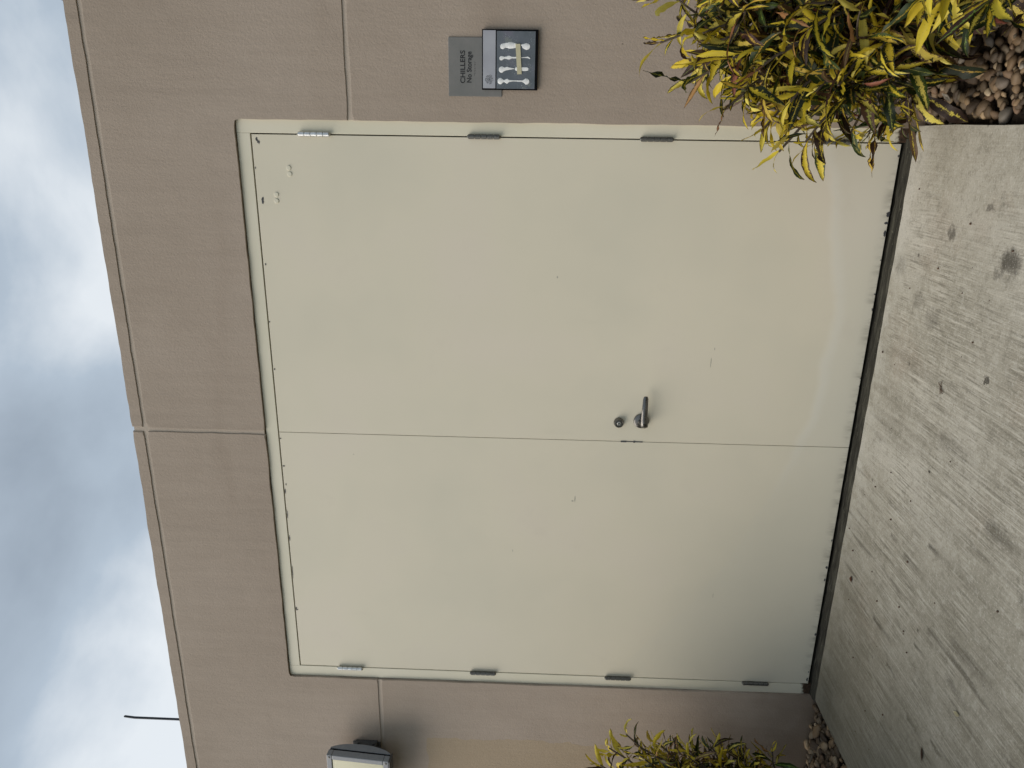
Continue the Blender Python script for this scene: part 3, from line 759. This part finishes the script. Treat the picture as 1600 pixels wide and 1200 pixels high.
def scatter(par, x0, x1, y0, y1, n, seed, cap, cond):
    q = random.Random(seed); cand = []; far = []; tries = 0
    cell = {}
    while len(cand)+len(far) < n and tries < n*60:
        tries += 1
        x = q.uniform(x0, x1); y = q.uniform(y0, y1); r = min(.033, .0075+abs(q.gauss(0, .0095)))
        if not cond(x, y, r): continue
        lay = 0
        ck = (int(x/.035), int(y/.035)); near = [c_ for i in (-2, -1, 0, 1, 2) for j in (-2, -1, 0, 1, 2) for c_ in cell.get((ck[0]+i, ck[1]+j), [])]
        ov = [c_ for c_ in near if (c_[0]-x)**2+(c_[1]-y)**2 < ((c_[2]+r)*.80)**2]
        if any((c_[0]-x)**2+(c_[1]-y)**2 < ((c_[2]+r)*.50)**2 for c_ in ov): continue
        z = -.050+r*.45 if not ov else max(c_[3] for c_ in ov)+min(r, .016)*.6
        if z > -.018 and x < 1.7 and x > -1.7: continue
        if z > -.004: continue
        c_ = (x, y, r, z); cell.setdefault(ck, []).append(c_)
        rot = (q.uniform(-.5, .5), q.uniform(-.5, .5), q.uniform(0, 6.28))
        (cand if in_view((x, y, z), 15) else far).append((x, y, z, r, rot, q.randrange(9), q.random()))
    cand.sort(key=lambda c: -c[3]/((Vector(c[:3])-CAM).length)); far = cand[cap:]+far; cand = cand[:cap]
    for (x, y, z, r, rot, k, _) in cand:
        o = bpy.data.objects.new('stone', pebs[k]); COL.objects.link(o); o.parent = par
        o.location = (x, y, z); o.rotation_euler = rot; o.scale = (r, r, r)
    V, Fc, A = [], [], []
    from mathutils import Euler
    for (x, y, z, r, rot, k, cc) in far:
        mt = Matrix.Translation((x, y, z)) @ Euler(rot).to_matrix().to_4x4() @ Matrix.Scale(r, 4)
        b0 = len(V); V += [mt @ v.co for v in pebs[k].vertices]; Fc += [[b0+i for i in p.vertices] for p in pebs[k].polygons]; A += [cc]*len(pebs[k].vertices)
    me = bpy.data.meshes.new('stones'); me.from_pydata(V, [], Fc)
    at_ = me.attributes.new('pebble', 'FLOAT', 'POINT'); at_.data.foreach_set('value', A)
    me.polygons.foreach_set('use_smooth', [True]*len(me.polygons))
    o = link('stones', me, MSTONE, par); o['kind'] = 'stuff'
scatter(bedR, 1.292, 2.6, -2.2, -.02, 3600, 5, 290, lambda x, y, r: x-r*1.0 > 1.286)
scatter(bedL, -2.6, -1.24, -2.2, -.02, 3600, 6, 290, lambda x, y, r: x+r*1.0 < -1.262-.0058*y)

# ------------------------------------------------------------------ crotons
LM = []
q = random.Random(77)
NL, NW = 10, 4
for k in range(14):
    bm = bmesh.new(); uvl = bm.loops.layers.uv.new('UVMap')
    wid = q.uniform(.048, .088)*(1.3 if k % 5 == 0 else 1); bend = q.uniform(-.2, 1.5); tw = q.uniform(-1.6, 1.6)*(1.9 if k % 4 == 0 else 1)
    fold = q.uniform(.10, .5); wa = q.uniform(.015, .06); ph = q.uniform(0, 6); wf = q.uniform(9, 17); side = q.uniform(-.5, .5)
    pk = q.uniform(.40, .62)
    rows = []; pos = Vector((0, 0, 0)); th = q.uniform(.1, .5); yw = 0
    for i in range(NL+1):
        t = i/NL
        if i:
            th -= bend/NL*(1.3*t+.35); yw += side/NL
            pos = pos+Vector((math.cos(th)*math.cos(yw), math.cos(th)*math.sin(yw), math.sin(th)))/NL
        T_ = Vector((math.cos(th)*math.cos(yw), math.cos(th)*math.sin(yw), math.sin(th)))
        Sd = Vector((-math.sin(yw), math.cos(yw), 0)); Nn = T_.cross(Sd)*1
        a = tw*t; Sd2 = Sd*math.cos(a)+Nn*math.sin(a); N2 = -Sd*math.sin(a)+Nn*math.cos(a)
        if t < .07: w = .012+.05*t
        else:
            s_ = (t-.05)/.95; w = wid*(math.sin(math.pi*s_**(math.log(.5)/math.log(pk))))**.75
        w *= 1+.10*math.sin(t*wf*1.7+ph*2)
        w = max(w, .004)
        row = []
        for j in range(NW+1):
            v = -1+2*j/NW
            off = abs(v)*fold*w+wa*v*abs(v)*math.sin(t*wf+ph+(1.3 if v < 0 else 0))*min(1, w/.05)
            row.append((bm.verts.new(pos+Sd2*(v*w)+N2*off), (t, j/NW)))
        rows.append(row)
    for i in range(NL):
        for j in range(NW):
            qd = [rows[i][j], rows[i+1][j], rows[i+1][j+1], rows[i][j+1]]
            f = bm.faces.new([p[0] for p in qd]); f.smooth = True
            for lp, p in zip(f.loops, qd): lp[uvl].uv = p[1]
    me = bpy.data.meshes.new('leaf'); bm.to_mesh(me); bm.free(); me.materials.append(ML); LM.append(me)
LD = [([v.co.copy() for v in me.vertices], [list(p.vertices) for p in me.polygons], [tuple(l.uv) for l in me.uv_layers[0].data]) for me in LM]
def bez(a, b, c, n):
    return [a*(1-t)**2+b*2*t*(1-t)+c*t*t for t in [i/n for i in range(n+1)]]
def croton(label, x, y, rx, ry, h, nst, seed, yellow=.6, extra=(), cap=300, lmin=.08, lmax=.235, low=.13, group='yellow crotons beside the door'):
    q = random.Random(seed); zb = -.045
    root = thing('croton_shrub', label, 'shrub', (x, y, zb), group)
    C0 = Vector((x, y, zb)); leaves = []; stems = []
    def rosette(pts, t0, nl, ybias, big=1.0):
        n = len(pts)-1; az = q.uniform(0, 6.28)
        for i in range(nl):
            t = t0+(1-t0)*(i/(nl-1))**.75
            k_ = min(n-1, int(t*n)); p = pts[k_].lerp(pts[k_+1], t*n-k_); T_ = (pts[k_+1]-pts[k_]).normalized()
            az += 2.4+q.uniform(-.3, .3)
            s = (t-t0)/(1-t0)
            thd = math.radians(105-72*s**1.3+q.uniform(-14, 14))
            ref = Vector((0, 0, 1)) if abs(T_.z) < .95 else Vector((1, 0, 0))
            A = T_.cross(ref).normalized(); Bv = T_.cross(A)
            Nn = A*math.cos(az)+Bv*math.sin(az)
            d = (T_*math.cos(thd)+Nn*math.sin(thd)).normalized()
            up = Vector((0, 0, 1))-d*d.z
            if up.length < .2: up = Nn-d*Nn.dot(d)
            up.normalize(); rl = q.uniform(-.7, .7); sdv = up.cross(d)
            up = up*math.cos(rl)+sdv*math.sin(rl); sdv = up.cross(d)
            Ln = (lmin+(lmax-lmin)*q.random()**1.25)*big*(1-.35*s**3)
            if p.y+d.y*Ln > -.06:            # keep leaves out of the wall
                d.y -= 1.0; d.normalize(); up = up-d*up.dot(d); up.normalize(); sdv = up.cross(d)
                if p.y+d.y*Ln*.8 > -.03: continue
            if p.z+d.z*Ln < -.03: d.z = abs(d.z)*.3; d.normalize(); up = (up-d*up.dot(d)).normalized(); sdv = up.cross(d)
            yb = ybias*(.25+1.25*s*s)
            r = q.random()
            if r < yb*.55: T0, CCv = q.uniform(.70, 1.5), q.uniform(0, .60)
            elif r < yb*.55+.28: T0, CCv = q.uniform(.28, .70), q.uniform(0, .68)
            elif r < .965: T0, CCv = q.uniform(-.25, .22), q.choice([.2, .4, .95, 1, .65, .93])
            else: T0, CCv = q.uniform(.5, 1.1), q.uniform(.70, .92)
            leaves.append((p, d, sdv, up, Ln, q.randrange(14), (T0, CCv, q.random()), s))
    tips = list(extra)
    for i in range(nst):
        a = i*2.39996+q.uniform(-.25, .25); s = math.sqrt((i+.5)/nst)*q.uniform(.85, 1.05)
        s = min(s, 1.05)
        zt = h*math.sqrt(max(0, 1-(s*.93)**2))*q.uniform(.82, 1.06)
        zt = max(zt, low+q.random()*.18)
        tips.append((x+rx*s*math.cos(a), min(y+ry*s*math.sin(a), -.10), zt))
    for tp in tips:
        tp = Vector(tp); b0 = C0+Vector((q.uniform(-.10, .10)*rx*2, q.uniform(-.08, .08), 0))
        b0.y = min(b0.y, -.12)
        md = b0.lerp(tp, .5); md.z += .10*h; md += Vector((b0.x-tp.x, b0.y-tp.y, 0))*.22
        pts = bez(b0, md, tp, 10)
        for p in pts[1:-1]: p += Vector((q.uniform(-1, 1), q.uniform(-1, 1), q.uniform(-1, 1)))*.007
        stems.append((pts, [.009-.0055*i/10 for i in range(11)]))
        hi = min(1, max(0, tp.z/h))
        rosette(pts, .50, q.randint(19, 28), yellow*(.75+.4*hi))
        for _ in range(3):
            k_ = q.randint(3, 8); p0 = pts[k_]; ln = q.uniform(.09, .19)
            dv = (tp-b0).normalized()*.7+Vector((q.uniform(-1, 1), q.uniform(-1, 1), q.uniform(-.35, .9)))
            e_ = p0+dv.normalized()*ln
            if e_.y > -.09: continue
            if e_.z < .03: e_.z = .03+q.random()*.05
            sp_ = bez(p0, p0.lerp(e_, .5)+Vector((0, 0, .02)), e_, 5)
            stems.append((sp_, [.0042, .0038, .0034, .003, .0027, .0024]))
            rosette(sp_, .25, q.randint(9, 14), yellow*(.45+.3*hi), .92)
    for pts, rad in stems:
        bm = bmesh.new(); tube(bm, [p-C0 for p in pts], rad, 7); obj('stem', bm, M_STEM, root, smooth=True)
    def score(l):
        z = in_view(l[0]+l[1]*l[4]*.5, 30)
        return -1 if z is None else l[4]/z*(1+1.5*(l[7])) if True else 0
    leaves.sort(key=lambda l: -score(l))
    for n_, (p, d, sdv, up, Ln, k, par, s) in enumerate(leaves[:cap]):
        o = bpy.data.objects.new('leaf', LM[k]); COL.objects.link(o); o.parent = root
        m_ = Matrix((d, sdv, up)).transposed().to_4x4() @ Matrix.Scale(Ln, 4); m_.translation = p-C0
        o.matrix_local = m_; o.color = (par[0], par[1], par[2], 1)
    rest = leaves[cap:]
    if rest:
        V, Fc, A, UVs = [], [], [], []
        for (p, d, sdv, up, Ln, k, par, s) in rest:
            m3 = Matrix((d, sdv, up)).transposed()*Ln; b0 = len(V); vv, fc, uvs = LD[k]
            V += [(m3 @ v)+p-C0 for v in vv]; Fc += [[b0+i for i in f_] for f_ in fc]; A += [par]*len(vv); UVs += uvs
        me = bpy.data.meshes.new('leaves'); me.from_pydata(V, [], Fc)
        uv = me.uv_layers.new(name='UVMap'); uv.data.foreach_set('uv', [c for u in UVs for c in u])
        at_ = me.attributes.new('leafp', 'FLOAT_VECTOR', 'POINT'); at_.data.foreach_set('vector', [c for a in A for c in a])
        me.polygons.foreach_set('use_smooth', [True]*len(me.polygons))
        o = link('leaves', me, ML, root); o['kind'] = 'stuff'; o.color = (0, 0, 0, 1)
    return root
croton('large yellow and green croton whose leaves hang over the lower right corner of the door', 1.70, -.46, .47, .34, .97, 36, 3, .64,
       extra=[(1.40, -.42, .88), (1.52, -.36, .97), (1.32, -.50, .78), (1.26, -.50, .66), (1.23, -.55, .54), (1.25, -.52, .40), (1.27, -.44, .28), (1.28, -.34, .17), (1.23, -.48, .48), (1.20, -.50, .60), (1.36, -.62, .56), (1.42, -.66, .74), (1.36, -.34, .17), (1.34, -.46, .60), (1.48, -.70, .42), (1.56, -.60, .24), (1.55, -.62, .60), (1.5, -.5, .85)])
croton('croton shrub nearest the camera, growing in the gravel along the right edge of the slab', 1.86, -1.05, .38, .40, .66, 26, 8, .5,
       extra=[(1.56, -.95, .27), (1.54, -1.1, .36), (1.60, -.8, .32), (1.57, -1.05, .48)])
croton('croton shrub right of the big one, mostly outside the picture', 2.45, -.50, .45, .36, .95, 20, 14, .6, cap=40)
croton('smaller shaded croton against the wall left of the door, under the flood light', -1.76, -.34, .42, .24, .90, 30, 31, .74, lmax=.19,
       extra=[(-1.30, -.28, .89), (-1.40, -.26, .96), (-1.46, -.3, 1.0), (-1.36, -.26, .74), (-1.34, -.30, .62), (-1.36, -.28, .50), (-1.40, -.26, .36), (-1.40, -.24, .22), (-1.42, -.30, .80), (-1.46, -.3, .66)])
LBL = ['dense green croton in the left bed, second from the building wall', 'dense green croton in the left bed, third from the building wall', 'dense green croton in the left bed, farthest from the building wall', 'back row croton in the left bed, close to the building wall', 'back row croton in the left bed, away from the building wall']
LG = 'crotons along the left bed outside the picture'
for i, (x, y, h_, rx_, ry_, n_) in enumerate([(-1.64, -1.02, 1.55, .48, .42, 46), (-1.58, -1.80, 1.85, .54, .46, 48), (-1.62, -2.60, 1.85, .52, .48, 36), (-2.50, -.75, 1.35, .5, .5, 30), (-2.55, -1.7, 1.65, .5, .5, 30)]):  # out-of-view hedge, added and sized to shade the lower left
    croton(LBL[i], x, y, rx_, ry_, h_, n_, 51+i, .2, cap=0, group=LG, lmin=.13, lmax=.24)

# ------------------------------------------------------------------ litter on the slab
def litter(name, label, cat, x, y, L_, W_, rz, mat, curl=.25, group=None):
    bm = bmesh.new(); n = 6; rows = []
    for i in range(n+1):
        t = i/n; w = W_*math.sin(math.pi*min(.97, max(.03, t)))*.5; zz = L_*curl*(t-.5)**2+.001
        rows.append([bm.verts.new((L_*(t-.5), w*s, zz+abs(s)*w*.4)) for s in (-1, 0, 1)])
    for a, b in zip(rows, rows[1:]):
        for j in range(2): bm.faces.new((a[j], b[j], b[j+1], a[j+1]))
    bmesh.ops.solidify(bm, geom=list(bm.faces), thickness=.0006)
    o = obj(name, bm, mat, smooth=True, loc=(x, y, ZP+.001)); o.rotation_euler.z = rz
    return tag(o, label, cat, group)

litter('dry_leaf', 'small dark pointed dry leaf lying on the darker lower left part of the slab', 'leaf', -.736, -.904, .050, .013, .35, M_DRY)
litter('dry_leaf', 'tan oval dry leaf on the slab, beside the brown stain at the lower left', 'leaf', -.46, -1.02, .034, .015, 1.9, M_TAPE)
litter('dry_leaf', 'round rust brown speck of leaf on the slab close to the left door leaf', 'leaf', -.513, -.198, .026, .020, .3, M_RUST, .1)
litter('dry_leaf', 'tiny black leaf scrap on the slab in front of the meeting line of the doors', 'leaf', .172, -.594, .012, .006, 1.2, M_BLACK)
bm = bmesh.new()
for a, b in [((-.025, 0), (.022, .004)), ((.0, .002), (.012, .022)), ((-.002, .002), (-.012, -.020)), ((-.02, -.012), (.005, .001))]:
    tube(bm, [Vector((a[0], a[1], .002)), Vector(((a[0]+b[0])/2, (a[1]+b[1])/2+.001, .005)), Vector((b[0], b[1], .002))], [.0011, .0013, .0007], 6)
o = obj('twig', bm, M_DRY, smooth=True, loc=(.465, -.56, ZP)); tag(o, 'small forked dark twig lying on the slab below the door handle', 'twig')
bm = bmesh.new(); q = random.Random(4)
for k in range(46):
    x = q.uniform(-1.2, 1.25); y = -.09-abs(q.gauss(0, .5)); s_ = q.uniform(.0015, .0042)
    r_ = bmesh.ops.create_icosphere(bm, subdivisions=1, radius=s_)['verts']
    for v in r_: v.co += Vector((x, y, ZP+s_*.5)); v.co.x += q.uniform(-.3, .3)*s_
o = obj('grit', bm, M_DRY); tag(o, 'scattered dark crumbs of grit and leaf bits on the concrete slab', 'grit'); o['kind'] = 'stuff'
litter('dry_leaf', 'bleached curled strip of leaf lying on the pebbles right of the slab', 'leaf', 1.375, -.235, .075, .016, 1.2, M_GREYLEAF, .3).location.z = -.015

# faint scuffs on the doors
for par, marks in ((doorR, [(.36, .62, .020, .0016), (.42, .61, .006, .0012), (.70, 1.26, .004, .003)]), (doorL, [(-.28, 1.15, .014, .0022), (-.29, 1.16, .004, .004), (-.55, 1.42, .006, .0015), (-.75, .5, .012, .0012)])):
    bm = bmesh.new()
    for k, (x, z, rx, rz) in enumerate(marks): blob(bm, x, z, rx, rz, .0011, th=.0004, seed=300+k, jag=.9)
    o = obj('scuff_marks', bm, M_SCUFF, par); o['kind'] = 'stuff'
